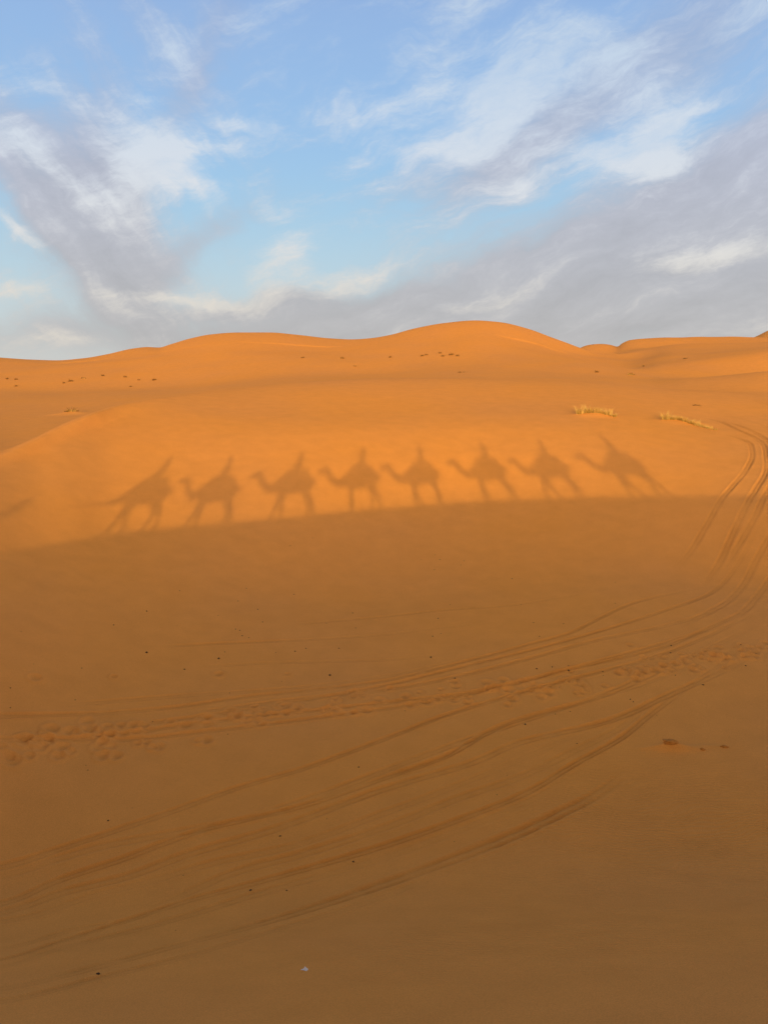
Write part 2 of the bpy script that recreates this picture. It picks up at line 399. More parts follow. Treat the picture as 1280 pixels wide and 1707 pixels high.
def flat(name, c1, c2, scale=8, rough=.9, bump=.004):
    m, nt, b = newmat(name); L = nt.links.new
    tc = N(nt, 'ShaderNodeTexCoord'); n = N(nt, 'ShaderNodeTexNoise'); n.inputs['Scale'].default_value = scale; n.inputs['Detail'].default_value = 5
    L(tc.outputs['Object'], n.inputs['Vector'])
    r = N(nt, 'ShaderNodeValToRGB'); r.color_ramp.elements[0].position = .32; r.color_ramp.elements[1].position = .68
    r.color_ramp.elements[0].color = (*c1, 1); r.color_ramp.elements[1].color = (*c2, 1); L(n.outputs['Fac'], r.inputs['Fac']); L(r.outputs[0], b.inputs['Base Color'])
    b.inputs['Roughness'].default_value = rough; b.inputs['Specular IOR Level'].default_value = .2
    bp = N(nt, 'ShaderNodeBump'); bp.inputs['Distance'].default_value = bump; L(n.outputs['Fac'], bp.inputs['Height']); L(bp.outputs[0], b.inputs['Normal'])
    return m
STRAW = flat('dry_straw', (.66,.43,.11), (.80,.58,.2), 3)
GREENISH = flat('green_grass', (.28,.17,.03), (.46,.29,.05), 3)
SCRUB = flat('scrub_twigs', (.20,.11,.03), (.36,.19,.05), 3)
DUNG = flat('dark_droppings', (.05,.03,.014), (.11,.06,.025), 30)
CLOD = flat('sand_crust', (.40,.165,.03), (.58,.24,.045), 9, bump=.02)
PAPER = flat('white_paper', (.72,.70,.66), (.84,.82,.78), 40)
HIDE = flat('camel_hide', (.32,.19,.09), (.45,.29,.15), 5)
WOOL = flat('saddle_wool', (.28,.05,.03), (.42,.12,.05), 14)
METAL = flat('saddle_metal', (.12,.12,.12), (.2,.2,.2), 20, .5)
SKIN = flat('skin', (.38,.2,.12), (.45,.25,.16), 12, .6, .001)
CLOTHS = [flat('blue_cloth', (.03,.07,.22), (.05,.1,.3), 10), flat('white_cloth', (.6,.58,.52), (.72,.7,.64), 10),
          flat('green_cloth', (.05,.14,.07), (.08,.2,.1), 10), flat('red_cloth', (.35,.05,.04), (.45,.08,.05), 10)]
ROPE = flat('rope_fibre', (.3,.22,.12), (.45,.35,.2), 40)
BLACK = flat('phone_glass', (.01,.01,.01), (.015,.015,.015), 5, .2, .0)

# ------------------------------------------------------------------ the ground sheet
idx = np.arange(NR*NC).reshape(NR, NC)
quads = np.stack([idx[:-1,:-1], idx[:-1,1:], idx[1:,1:], idx[1:,:-1]], -1).reshape(-1, 4)
me = bpy.data.meshes.new('sand_ground')
me.vertices.add(NR*NC); me.vertices.foreach_set('co', np.stack([GX, GY, GZ], -1).reshape(-1).astype(np.float32))
me.loops.add(len(quads)*4); me.loops.foreach_set('vertex_index', quads.reshape(-1).astype(np.int32))
me.polygons.add(len(quads)); me.polygons.foreach_set('loop_start', np.arange(0, len(quads)*4, 4, dtype=np.int32))
me.polygons.foreach_set('loop_total', np.full(len(quads), 4, dtype=np.int32))
me.update(calc_edges=True)
pit_shade = np.clip(-DZ/.03, 0, 1)*np.clip((60-GY)/20, 0, 1)  # painted shade, stronger where the sheet is pressed deeper
aw = me.attributes.new('pit_shade', 'FLOAT', 'POINT'); aw.data.foreach_set('value', pit_shade.reshape(-1).astype(np.float32))
# where ripples have formed (a wind-combed patch right of the wheel tracks)
rp = ray(1190, 1380); gR = ground_at(1150, 1390); gR2 = ground_at(900, 1560)
rip = np.exp(-(((GX-gR.x)/3.2)**2+((GY-gR.y)/2.6)**2)) + .7*np.exp(-(((GX-gR2.x)/3)**2+((GY-gR2.y)/1.6)**2))
at = me.attributes.new('ripple', 'FLOAT', 'POINT'); at.data.foreach_set('value', np.clip(rip, 0, 1).reshape(-1).astype(np.float32))
smooth(me)
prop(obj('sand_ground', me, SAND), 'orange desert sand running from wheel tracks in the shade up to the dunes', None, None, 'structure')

# ------------------------------------------------------------------ small things on the sand
def blades(n, rad, hmin, hmax, w, lean=.5, seed=0, ell=(1,1), droop=.5, bend=(0,0)):
    r = random.Random(seed); v = []; f = []
    for _ in range(n):
        a = r.uniform(0, 2*math.pi); q = math.sqrt(r.random())*rad
        x, y = math.cos(a)*q*ell[0], math.sin(a)*q*ell[1]
        h = r.uniform(hmin, hmax); la = r.gauss(a, .7); le = r.uniform(.1, lean)*h
        dx, dy = math.cos(la)*le + bend[0]*h, math.sin(la)*le + bend[1]*h
        pa = r.uniform(0, math.pi); wx, wy = math.cos(pa)*w/2, math.sin(pa)*w/2
        b = len(v)
        for k, t in enumerate((0, .4, .75, 1)):
            cx, cy = x+dx*t**1.6, y+dy*t**1.6; cz = h*(t - droop*.35*t**3) - .03
            s = (1, .85, .55, .12)[k]
            v += [(cx-wx*s, cy-wy*s, cz), (cx+wx*s, cy+wy*s, cz)]
        for k in range(3): f.append((b+2*k, b+2*k+1, b+2*k+3, b+2*k+2))
    return v, f
def join(parts):
    v = []; f = []
    for a, b in parts:
        o = len(v); v += list(a); f += [tuple(i+o for i in q) for q in b]
    return v, f
def offs(vf, d): return [(a[0]+d[0], a[1]+d[1], a[2]+d[2]) for a in vf[0]], vf[1]

def tussock(name, label, g, spots, seed):
    """spots: (dx, dy, radius, height) of tufts along a hummock"""
    root = empty(name, (g.x, g.y, hgt2(g.x, g.y))); prop(root, label, 'grass tussock')
    dry = []; grn = []
    for i, (dx, dy, rad, h) in enumerate(spots):
        dz = hgt2(g.x+dx, g.y+dy) - root.location.z
        dry.append(offs(blades(75, rad*1.05, h*.35, h*random.Random(seed+i).uniform(.75,1.15), .014, .8, seed+i, bend=(-.15, 0)), (dx, dy, dz)))
        grn.append(offs(blades(70, rad*.9, h*.25, h*.6, .016, .6, seed+50+i, bend=(-.1,0)), (dx, dy, dz)))
    obj('dry_blades', mesh('dry_blades', *join(dry)), STRAW, root)
    obj('green_blades', mesh('green_blades', *join(grn)), GREENISH, root)
    return root
tussock('grass_tussock', 'larger pale yellow grass tussock on the sunlit slope above the last camel shadow', gT1,
        [(-1.0,.0,.2,.8),(-.72,.08,.14,.35),(-.45,.05,.2,.8),(-.12,.0,.15,.4),(.15,-.05,.2,.72),(.42,-.15,.13,.3),(.68,-.35,.22,.7),(1.0,-.6,.16,.4)], 10)
tussock('grass_tussock', 'straggling dry grass tussock beside the wheel tracks on the sunlit slope', gT2,
        [(-1.05,.15,.24,.9),(-.8,.12,.18,.5),(-.55,.05,.18,.4),(-.3,-.1,.2,.48),(-.05,-.3,.2,.5),(.2,-.6,.2,.5),(.45,-.9,.2,.46),(.7,-1.25,.2,.4),(.95,-1.6,.18,.32),(1.15,-1.9,.14,.22)], 40)
# dark twig lying by the second tussock
gB = ground_at(1161, 677)
def tube(path, radii, n=8, ry=None):
    path = [Vector(p) for p in path]; v = []; f = []
    up = Vector((0, 0, 1)); prev = None
    for i, p in enumerate(path):
        d = (path[min(i+1, len(path)-1)] - path[max(i-1, 0)]).normalized()
        side = d.cross(Vector((0, 1, 0))) if prev is None else prev - d*prev.dot(d)
        if side.length < 1e-4: side = d.cross(Vector((1, 0, 0)))
        side.normalize(); prev = side.copy(); oth = d.cross(side).normalized()
        ra = radii[i]; ra = ra if isinstance(ra, (tuple, list)) else (ra, ra)
        for k in range(n):
            t = 2*math.pi*k/n; v.append(p + side*math.cos(t)*ra[0] + oth*math.sin(t)*ra[1])
    for i in range(len(path)-1):
        for k in range(n):
            a = i*n+k; b = i*n+(k+1) % n; f.append((a, b, b+n, a+n))
    f.append(tuple(range(n-1, -1, -1))); f.append(tuple(range((len(path)-1)*n, len(path)*n)))
    return v, f
z = hgt2(gB.x, gB.y)
tw = join([tube([(-.28,.05,.03),(-.1,0,.09),(.1,-.03,.06),(.3,-.12,.01)], [.018,.03,.028,.01], 6),
           tube([(-.1,0,.08),(-.2,-.04,.14),(-.33,-.02,.12)], [.02,.014,.006], 6), tube([(.08,-.03,.06),(.16,.03,.12),(.22,.08,.11)], [.016,.01,.005], 6)])
prop(obj('fallen_branch', smooth(mesh('fallen_branch', *tw)), SCRUB, None, (gB.x, gB.y, z)), 'short dark dead branch lying on the sunlit sand above the wheel tracks', 'branch')

# far scrub
BUSH = [ (120,690,.95,.42,'low brown scrub bush alone on the plain behind the left end of the bright slope'),
 (13,632,.4,.35,'dark scrub bush nearest the left edge of the photo'),
 (28,633,.5,.35,'dark scrub bush second from the left edge, on the far dune foot'),
 (28,644,.4,.25,'small low scrub just below the second far bush from the left edge'),
 (107,639,.35,.3,'small scrub at the left foot of the darker clump on the far dune'),
 (118,636,.7,.45,'largest dark scrub bush on the left far dune foot'),
 (139,631,.6,.28,'flat pale scrub just right of the largest bush on the left far dune'),
 (172,627,.45,.4,'dark scrub bush standing highest on the left far dune'),
 (209,629,.45,.35,'scrub bush right of the highest one on the left far dune'),
 (218,645,.35,.25,'small scrub at the flat foot of the left far dune'),
 (232,634,.35,.28,'small faint scrub between two bushes on the left far dune'),
 (258,634,.6,.4,'rightmost scrub bush of the left far dune group'),
 (505,597,.5,.35,'small lone scrub below the rounded skyline left of centre'),
 (570,598,.6,.5,'dark lone scrub bush below the dip in the skyline'),
 (592,611,.4,.25,'tiny scrub low down below the dip in the skyline'),
 (651,596,.5,.38,'small scrub at the left foot of the tall dune'),
 (703,594,.5,.42,'left bush of the clump at the foot of the tall dune'),
 (711,592,.6,.3,'flat scrub second in the clump at the foot of the tall dune'),
 (733,589,.5,.32,'thin scrub standing uphill in the clump on the tall dune'),
 (738,594,.45,.3,'scrub at the front of the clump on the tall dune'),
 (751,592,.8,.5,'darkest and largest bush of the clump on the tall dune'),
 (763,594,.5,.42,'rightmost bush of the clump on the tall dune'),
 (770,621,1.3,.2,'long low strip of scrub on the flat below the tall dune'),
 (994,621,.45,.35,'small scrub on the flat right of the tall dune'),
 (1050,625,.8,.42,'pale scrub bush on the flat beside the darker right dune'),
 (1072,611,.4,.3,'small scrub on top of the darker right dune'),
 (1143,598,.8,.25,'low scrub along the top edge of the right dune') ]
for i, (a, b, wd, h, lab) in enumerate(BUSH):
    g = gT3 if i == 0 else ground_at(a, b, 45)
    z = hgt2(g.x, g.y)
    root = empty('desert_shrub', (g.x, g.y, z)); prop(root, lab, 'shrub', 'scrub bushes scattered over the far dunes' if i else None)
    parts = [blades(60, wd*.42, h*.5, h*1.35, .03, .6, 200+i, (1, .6), .3)]
    for k in range(3):
        parts.append(offs(blades(26, wd*.2, h*.3, h*.8, .03, .7, 300+7*i+k, (1, .6), .4), (random.uniform(-.6,.6)*wd, random.uniform(-.3,.3)*wd, 0)))
    obj('twigs', mesh('twigs', *join(parts)), SCRUB, root)
    if i in (0, 24, 6): obj('dry_blades', mesh('dry_blades', *blades(120, wd*.5, h*.4, h*.8, .03, .8, 500+i, (1,.6))), STRAW, root)

# droppings and pebbles
PEB = [(300,985),(245,1019),(397,1002),(364,1026),(490,991),(36,1053),(190,1042),(430,1016),(438,1037),(393,1049),(400,1051),(404,1060),(415,1063),
 (544,1039),(593,1047),(588,1022),(245,1088),(375,1087),(365,1098),(492,1086),(510,1081),(565,1081),(460,1088),(57,1107),(137,1114),(308,1116),(550,1126),
 (18,1147),(18,1180),(126,1167),(470,1136),(383,1155),(255,1202),(550,1182),(365,1220),(380,1224),(144,1276),(598,1279),(533,1279),(484,910),(522,897),(411,981),
 (733,933),(702,933),(725,925),(724,950),(768,942),(773,935),(853,965),(868,1008),(730,1031),(750,1008),(889,1038),(939,1040),(1025,1006),(1025,971),(721,1061),(735,1056),
 (899,1061),(718,1096),(758,1132),(920,1112),(947,1110),(947,1120),(1004,1119),(1005,1126),(894,1115),(932,1147),(675,1185),(1050,1166),(1055,1170),
 (1125,1126),(1171,1142),(1242,1110),(1094,1193),(950,1186),(925,1191),(875,1208),(961,1240),(845,1293),(1117,1087),(1118,1075),(147,1284),(181,1368),
 (221,1347),(467,1394),(589,1437),(418,1485),(306,1459),(293,1551),(164,1626),(545,1365),(478,1485),(757,1403),(666,1350),(828,1325),(1234,1074),(1259,1092)]
BIG = {(467,1394),(589,1437),(418,1485),(164,1626),(181,1368),(18,1180),(308,1116),(550,1126),(1050,1166),(1171,1142),(718,1096),(875,1208),(758,1132),(947,1120),(598,1279),(245,1088),(365,1098)}
def pebble_mesh(seed):
    import bmesh
    bm = bmesh.new(); bmesh.ops.create_icosphere(bm, subdivisions=2, radius=1)
    r = random.Random(seed); sc = (r.uniform(1.0,1.5), r.uniform(.7,1), r.uniform(.5,.8))
    for v in bm.verts:
        k = 1 + .18*math.sin(v.co.x*4+seed)*math.cos(v.co.y*3.1+seed*2) + r.uniform(-.05,.05)
        v.co = Vector((v.co.x*sc[0], v.co.y*sc[1], v.co.z*sc[2]))*k
    me = bpy.data.meshes.new('camel_dropping'); bm.to_mesh(me); bm.free(); me.materials.append(DUNG); return smooth(me)
PM = [pebble_mesh(i) for i in range(5)]
for i, (a, b) in enumerate(PEB):
    g = ground_at(a, b); s = (.031 if (a, b) in BIG else random.uniform(.012, .023))
    s *= .55 if g.y < 16 else (.72 if g.y < 20 else 1.05)
    o = obj('camel_dropping', PM[i % 5], None, None, (g.x, g.y, hgt2(g.x, g.y)+s*.3)); o.scale = (s, s, s); o.rotation_euler = (0, 0, random.uniform(0, 6.28))
    if (a, b) in BIG:
        near = 'tracks'
        prop(o, 'larger dark brown camel dropping lying on the shaded sand', 'dropping', 'larger camel droppings dotted over the shade')
    else:
        prop(o, 'tiny dark speck of dung on the shaded sand', 'dropping', 'small dung specks dotted over the shade')
# white scrap
gW = ground_at(508, 1618)
v = [(-.075,.0,.012),(-.03,-.022,.03),(-.02,.03,.008),(.0,.012,.055),(.012,-.03,.02),(.03,.02,.03),(.07,-.005,.028),(.045,-.028,.01),(.0,.06,.02),(-.01,.0,.02)]
f = [(0,1,9),(0,9,2),(2,9,3),(9,1,4),(9,4,3),(3,4,5),(5,4,6),(4,7,6),(3,8,2),(3,5,8)]
o = obj('paper_scrap', mesh('paper_scrap', v, f), PAPER, None, (gW.x, gW.y, hgt2(gW.x, gW.y)+.004)); o.scale = (.62, .7, .7)
md = o.modifiers.new('thick', 'SOLIDIFY'); md.thickness = .003
prop(o, 'small crumpled white paper scrap on the shaded sand at the bottom', 'litter')
# clods of hardened sand
def clod(px, py, sx, sy, sz, seed, lab):
    import bmesh
    g = ground_at(px, py); bm = bmesh.new(); bmesh.ops.create_icosphere(bm, subdivisions=4, radius=1); r = random.Random(seed)
    from mathutils import noise
    for v in bm.verts:
        q = v.co*1.7 + Vector((seed, 0, 0)); k = 1 + .38*noise.noise(q) + .16*noise.noise(q*3) + .07*noise.noise(q*8)
        v.co = Vector((v.co.x*sx, v.co.y*sy, v.co.z*sz))*k
        v.co.z = max(v.co.z, -sz*.4)
        v.co.z *= 1 - .45*max(-1, min(1, v.co.x/sx)); 
    me = bpy.data.meshes.new('sand_clod'); bm.to_mesh(me); bm.free(); smooth(me)
    o = obj('sand_clod', me, CLOD, None, (g.x, g.y, hgt2(g.x, g.y)+sz*.05)); prop(o, lab, 'sand clod')
clod(1116, 1247, .19, .09, .055, 3, 'largest crusted sand clod, with a wind tail, right of the wheel tracks')
clod(1170, 1251, .055, .04, .035, 8, 'smallest dark sand clod between the big clod and the right edge')
clod(1207, 1246, .09, .04, .035, 13, 'flat dark sand clod nearest the right edge of the photo')

# ------------------------------------------------------------------ camels and riders (they walk on the ridge, the photographer among them)
def remeshed(name, vf, voxel, smooth_it=4):
    me = mesh(name+'_cage', *vf); o = bpy.data.objects.new(name+'_cage', me); C.objects.link(o)
    m = o.modifiers.new('r', 'REMESH'); m.mode = 'VOXEL'; m.voxel_size = voxel
    s = o.modifiers.new('s', 'SMOOTH'); s.factor = .5; s.iterations = smooth_it
    dg = bpy.context.evaluated_depsgraph_get(); dg.update()
    out = bpy.data.meshes.new_from_object(o.evaluated_get(dg)); out.name = name
    bpy.data.objects.remove(o); bpy.data.meshes.remove(me)
    return smooth(out)
def ball(c, r, n=14):
    r = r if isinstance(r, (tuple, list)) else (r, r, r); v = []; f = []
    m = n//2
    for i in range(m+1):
        t = math.pi*min(max(i/m, .02), .98)
        for k in range(n):
            a = 2*math.pi*k/n; v.append((c[0]+r[0]*math.sin(t)*math.cos(a), c[1]+r[1]*math.sin(t)*math.sin(a), c[2]+r[2]*math.cos(t)))
    for i in range(m):
        for k in range(n):
            a = i*n+k; b = i*n+(k+1) % n; f.append((a, a+n, b+n, b))
    f.append(tuple(range(n))); f.append(tuple(range((m+1)*n-1, m*n-1, -1)))
    return v, f
def loft_x(st, n=18):
    """stations (x, zc, half height, half width) along x"""
    v = []; f = []
    for x, zc, hh, hw in st:
        for k in range(n):
            t = 2*math.pi*k/n; v.append((x, hw*math.cos(t), zc+hh*math.sin(t)))
    for i in range(len(st)-1):
        for k in range(n):
            a = i*n+k; b = i*n+(k+1) % n; f.append((a, b, b+n, a+n))
    f.append(tuple(range(n-1,-1,-1))); f.append(tuple(range((len(st)-1)*n, len(st)*n)))
    return v, f
def camel_body(fl, fr, hl, hr, bend=(0,0,0,0), neck=0.0, low=False, short=0.0):
    """fl.. = how far each foot stands ahead of (+) or behind (-) its joint, in metres; the camel looks along +x"""
    p = [loft_x([(-.92,1.56,.08,.07),(-.84,1.52,.2,.17),(-.7,1.47,.3,.25),(-.45,1.46,.36,.31),(-.1,1.46,.41,.35),(.25,1.44,.42,.34),(.5,1.46,.38,.29),(.68,1.5,.3,.22),(.8,1.5,.2,.15)]),
         ball((-.08,0,1.84), (.46,.2,.34)),
         tube([(.6,0,1.52),(.84,0,1.37),(1.08,0,1.36),(1.3,0,1.5+neck),(1.46,0,1.72+neck),(1.55,0,1.95+neck)], [(.26,.19),(.23,.14),(.2,.13),(.18,.12),(.155,.11),(.14,.1)], 12),
         tube([(1.48,0,2.0+neck),(1.62,0,2.03+neck),(1.78,0,1.99+neck),(1.95,0,1.92+neck),(2.05,0,1.89+neck)], [(.10,.09),(.125,.1),(.1,.075),(.085,.06),(.065,.05)], 12),
         tube([(1.98,0,1.86+neck),(1.86,0,1.85+neck),(1.72,0,1.9+neck)], [.035,.045,.04], 8),
         tube([(-.9,0,1.62),(-1.0,0,1.45),(-1.02,0,1.1),(-1.0,0,.95)], [.035,.025,.02,.045], 8)]
    for s in (-1, 1):
        p.append(tube([(1.52,s*.06,2.1+neck),(1.47,s*.1,2.17+neck),(1.44,s*.11,2.22+neck)], [.035,.03,.01], 8))
        p.append(ball((1.68,s*.09,2.05+neck), .028, 8)); p.append(ball((2.05,s*.03,1.92+neck), .022, 8))
    for (dx, s, bd) in ((fl, 1, bend[0]), (fr, -1, bend[1])):
        y = s*.17; fz = .12*bd
        p.append(tube([(.5,y*.9,1.5),(.5,y,1.25),(.48+dx*.25,y,1.0),(.49+dx*.5+bd*.14,y,.62),(.48+dx*.8+bd*.02,y,.3+fz*.6),(.48+dx*.95,y,.12+fz),(.52+dx,y,.05+fz)],
                      [(.21,.12),(.18,.11),(.125,.09),(.092,.08),(.064,.06),(.062,.06),(.08,.07)], 10))
        p.append(ball((.54+dx,y,.045+fz), (.125,.095,.05), 10))
    for (dx, s, bd) in ((hl, 1, bend[2]), (hr, -1, bend[3])):
        y = s*.16; fz = .12*bd
        p.append(tube([(-.62,y*.9,1.5),(-.56+dx*.1,y,1.25),(-.52+dx*.25+bd*.08,y,1.0),(-.68+dx*.55,y,.66),(-.66+dx*.8,y,.34+fz*.6),(-.64+dx*.95,y,.13+fz),(-.61+dx,y,.05+fz)],
                      [(.26,.15),(.24,.14),(.155,.1),(.088,.08),(.064,.06),(.062,.06),(.08,.07)], 10))
        p.append(ball((-.58+dx,y,.045+fz), (.12,.09,.05), 10))
    if short:                                   # neck drawn in
        p = p[:2] + [([(q[0] - short*max(0, q[0]-.8)/1.3, q[1], q[2] + short*.3*max(0, q[0]-1.1)) for q in a], b) if i < 3 or 3 < i < 10 else (a, b) for i, (a, b) in enumerate(p[2:])]
    if low:                                     # neck stretched out low
        sh = lambda q: (q[0], q[1], q[2]) if not (q[0] > .62 and q[2] > 1.1+.25*(q[0]-.6) - 1e9*(q[0] > 1.0)) else (q[0] + .16*min(1, max(0, (q[0]-.8)/.8)), q[1], q[2] - max(0, (q[2]-1.32))*.85*min(1, (q[0]-.62)/.5) - .16*min(1, max(0, (q[0]-.8)/.8)))
        p = [p[0], p[1]] + [([sh(q) for q in a], b) for a, b in p[2:-8]] + p[-8:]
    return remeshed('camel_hide', join(p), .026)
BODIES = [camel_body(.42, -.02, .0, -.25, (0,0,0,.4)),      # wide stride in front
          camel_body(-.05, .05, -.22, .26, (0,0,.2,0)),     # fore legs together, hind legs apart
          camel_body(.02, -.28, -.10, .12, (0,.5,0,0)),
          camel_body(.18, -.30, .22, -.20, (0,.3,0,.3)),
          camel_body(.08, -.12, -.05, -.30, (0,0,0,.2), .03),
          camel_body(.18, -.30, .22, -.20, (0,.3,0,.3), 0, True),
          camel_body(.42, .0, .08, -.16, (0,0,.3,0), 0, False, .34), camel_body(.30, -.34, -.2, .1, (0,.4,0,0), -.06, False, .1)]
def saddle_blanket():
    st = []
    v = []; f = []; n = 15
    xs = [-.72,-.62,-.45,-.28,-.12,.05,.2,.36,.5,.6]
    tops = [1.84,1.93,2.02,2.09,2.13,2.13,2.09,2.0,1.91,1.84]
    for x, tz in zip(xs, tops):
        for k in range(n):
            t = (k/(n-1))*2-1; a = abs(t)
            y = math.copysign(min(.43, .50*a**.75), t); zz = tz - (tz-1.12)*a**2.3 + .012*math.sin(x*25+k)
            v.append((x, y, zz))
    for i in range(len(xs)-1):
        for k in range(n-1):
            a = i*n+k; f.append((a, a+1, a+n+1, a+n))
    return v, f
BL = smooth(mesh('saddle_blanket', *saddle_blanket())); BL.materials.append(WOOL)
ROLL = smooth(mesh('saddle_pad', *join([tube([(-.42,-.34,1.78),(-.5,-.2,1.98),(-.52,0,2.06),(-.5,.2,1.98),(-.42,.34,1.78)], [.07,.085,.09,.085,.07], 10)]))); ROLL.materials.append(WOOL)
ROLL2 = smooth(mesh('saddle_pad', *join([tube([(.3,-.32,1.78),(.34,-.18,1.98),(.35,0,2.05),(.34,.18,1.98),(.3,.32,1.78)], [.07,.08,.085,.08,.07], 10)]))); ROLL.materials.append(WOOL)
HAND = smooth(mesh('saddle_handle', *join([tube([(.32,-.1,2.05),(.33,-.1,2.32),(.33,.1,2.32),(.32,.1,2.05)], [.014]*4, 8), tube([(.33,-.16,2.32),(.33,.16,2.32)], [.016]*2, 8)]))); HAND.materials.append(METAL)
HALT = smooth(mesh('halter', *join([tube([(1.72,.0,2.1),(1.74,.105,2.0),(1.73,.06,1.86),(1.73,-.06,1.86),(1.74,-.105,2.0),(1.72,0,2.1)], [.012]*6, 6),
                                    tube([(1.5,.0,2.13),(1.55,.12,2.03),(1.6,.06,1.9),(1.6,-.06,1.9),(1.55,-.12,2.03),(1.5,0,2.13)], [.012]*6, 6)]))); HALT.materials.append(ROPE)

def hand(w, d, s, curl=.8):
    """palm and fingers rooted at wrist w, pointing along d"""
    w = Vector(w); d = Vector(d).normalized(); side = d.cross(Vector((0,0,1))).normalized()*s
    dn = d.cross(side).normalized()
    if dn.z > 0: dn = -dn
    p = [tube([w, w+d*.05, w+d*.09], [(.022,.03),(.018,.042),(.016,.04)], 10)]
    for i, ln in enumerate((.068, .078, .072, .056)):
        b = w+d*.085+side*(.032-.021*i)
        a = d; c = (d*math.cos(curl)+dn*math.sin(curl)); e = (d*math.cos(2*curl)+dn*math.sin(2*curl))
        p.append(tube([b-d*.01, b+a*ln*.42, b+a*ln*.42+c*ln*.33, b+a*ln*.42+c*ln*.33+e*ln*.28], [.0095,.0092,.0085,.007], 8))
    b = w+d*.03+side*.035
    p.append(tube([b-side*.012, b+side*.02+d*.025, b+side*.025+d*.05+dn*.012], [.012,.0105,.008], 8))
    return p
def head(c, face):
    """head centred at c, looking along face (a unit vector in the ground plane)"""
    f3 = Vector(face); sd = Vector((-f3.y, f3.x, 0)); c = Vector(c)
    def at(a, b, h): return c+f3*a+sd*b+Vector((0,0,h))
    p = [ball(c+Vector((0,0,.025)), (.088,.086,.105)), ball(at(.018,0,-.05), (.07,.06,.07)),
         tube([at(.082,0,.02), at(.108,0,-.018), at(.085,0,-.03)], [.008,.014,.01], 8),
         tube([at(.075,-.02,-.058), at(.086,0,-.056), at(.075,.02,-.058)], [.006,.009,.006], 6), ball(at(.06,0,-.1), .022, 8)]
    for s in (-1, 1):
        p.append(ball(at(.078, s*.031, .008), (.012,.012,.009), 8)); p.append(ball(at(-.005, s*.086, -.012), (.018,.013,.03), 8))
    return p
def rider_mesh(pose, seed):
    """a person astride, hips at the origin, facing +x"""
    r = random.Random(seed); ln = r.uniform(-.03, .06)
    ch = Vector((ln, 0, .36)); nk = Vector((ln+.01, 0, .52)); hd = Vector((ln+.03, 0, .70))
    p = [tube([(0,0,-.05),(0,0,.08),(ln*.5,0,.2),ch,(ln,0,.46),(ln,0,.5)], [(.13,.18),(.12,.165),(.11,.15),(.12,.18),(.10,.17),(.06,.09)], 16),
         tube([nk-Vector((0,0,.05)), nk+Vector((.005,0,.09))], [.06,.055], 10)]
    face = (1, 0, 0)
    if pose == 'photo': face = (.6, -.8, 0)
    p += head(hd, Vector(face).normalized())
    arms = []
    for s in (-1, 1):
        sh = Vector((ln, s*.19, .45))
        if pose == 'photo': el = Vector((.18, s*.19, .34)); wr = Vector((.36, .06+s*.05, .50))
        elif pose == 'wave' and s == 1: el = Vector((.05, .36, .62)); wr = Vector((.1, .34, .88))
        else: el = Vector((.06+.02*r.random(), s*.26, .20)); wr = Vector((.30, s*.10, .19))
        p.append(tube([sh-Vector((0,s*.03,-.01)), sh+(el-sh)*.5, el, el+(wr-el)*.5, wr], [.062,.052,.043,.038,.028], 10))
        p += hand(wr, (wr-el) if pose != 'photo' else (1,-.12,.3), -s, .7)
        kn = Vector((.34, s*.36, -.18)); an = Vector((.30, s*.47, -.60))
        p.append(tube([(0,s*.1,-.02),(.15,s*.26,-.04),kn,kn+(an-kn)*.4,an], [.10,.092,.066,.058,.04], 12))
        p.append(tube([an+Vector((-.05,0,-.03)), an+Vector((.06,s*.01,-.05)), an+Vector((.18,s*.02,-.07))], [(.04,.045),(.038,.045),(.022,.035)], 10))
    return remeshed('person', join(p), .0135, 2), hd
def turban(hd):
    p = []
    for i in range(3):
        z = hd.z+.05+.028*i; rr = .098-.016*i
        pts_ = [(hd.x-.012+rr*math.cos(t), hd.y+rr*math.sin(t), z+.012*math.sin(t*2+i)) for t in np.linspace(0, 2*math.pi, 15)]
        p.append(tube(pts_, [.026]*15, 8))
    p.append(ball((hd.x-.01, hd.y, hd.z+.085), (.085,.085,.05), 12))
    p.append(tube([(hd.x-.08,hd.y,hd.z+.02),(hd.x-.1,hd.y+.01,hd.z-.12),(hd.x-.12,hd.y+.02,hd.z-.28)], [(.05,.02),(.06,.018),(.05,.012)], 8))
    return smooth(mesh('headscarf', *join(p)))
def robe(pose):
    ln = .015
    p = [tube([(0,0,-.10),(0,0,.08),(ln,0,.2),(ln,0,.36),(ln,0,.46),(ln,0,.505)], [(.15,.24),(.13,.19),(.125,.175),(.14,.205),(.13,.2),(.07,.1)], 18)]
    for s in (-1, 1):
        p.append(tube([(.0,s*.1,-.02),(.15,s*.26,-.05),(.34,s*.37,-.19),(.33,s*.44,-.42)], [.13,.12,.1,.09], 12))
    return remeshed('robe', join(p), .02, 3)
RM = {k: rider_mesh(k, i) for i, k in enumerate(('sit', 'photo', 'wave', 'sit2'))}
TB = {k: turban(RM[k][1]) for k in RM}
RB = robe('sit')
def foot_z(x, y): return hgt2(x, y)
RIDX = [-301, -206, -88, 14, 109, 212, 307, 414]
def shadow_px(x, y, z):
    """image column of the shadow that a point casts on the slope"""
    t = np.linspace(12, 60, 2400); d = (z+t*ASZ) - base_height(x+t*ASX, y+t)
    j = np.nonzero(d < 0)[0]; j = j[0] if len(j) else -1
    Xp, Yp, Zp = x+t[j]*ASX, y+t[j], z+t[j]*ASZ
    return CX + F*Xp/(Yp*cp - Zp*sp)
CXS = []
for q in RIDX:
    lo, hi = -18.0, 20.0
    for _ in range(30):
        m_ = .5*(lo+hi)
        if shadow_px(m_, -.32, .1+.054*m_) < 591+q: lo = m_
        else: hi = m_
    CXS.append(m_)
CXS[0] -= .22; CXS[1] += .08
print('camels at', [round(q, 2) for q in CXS])
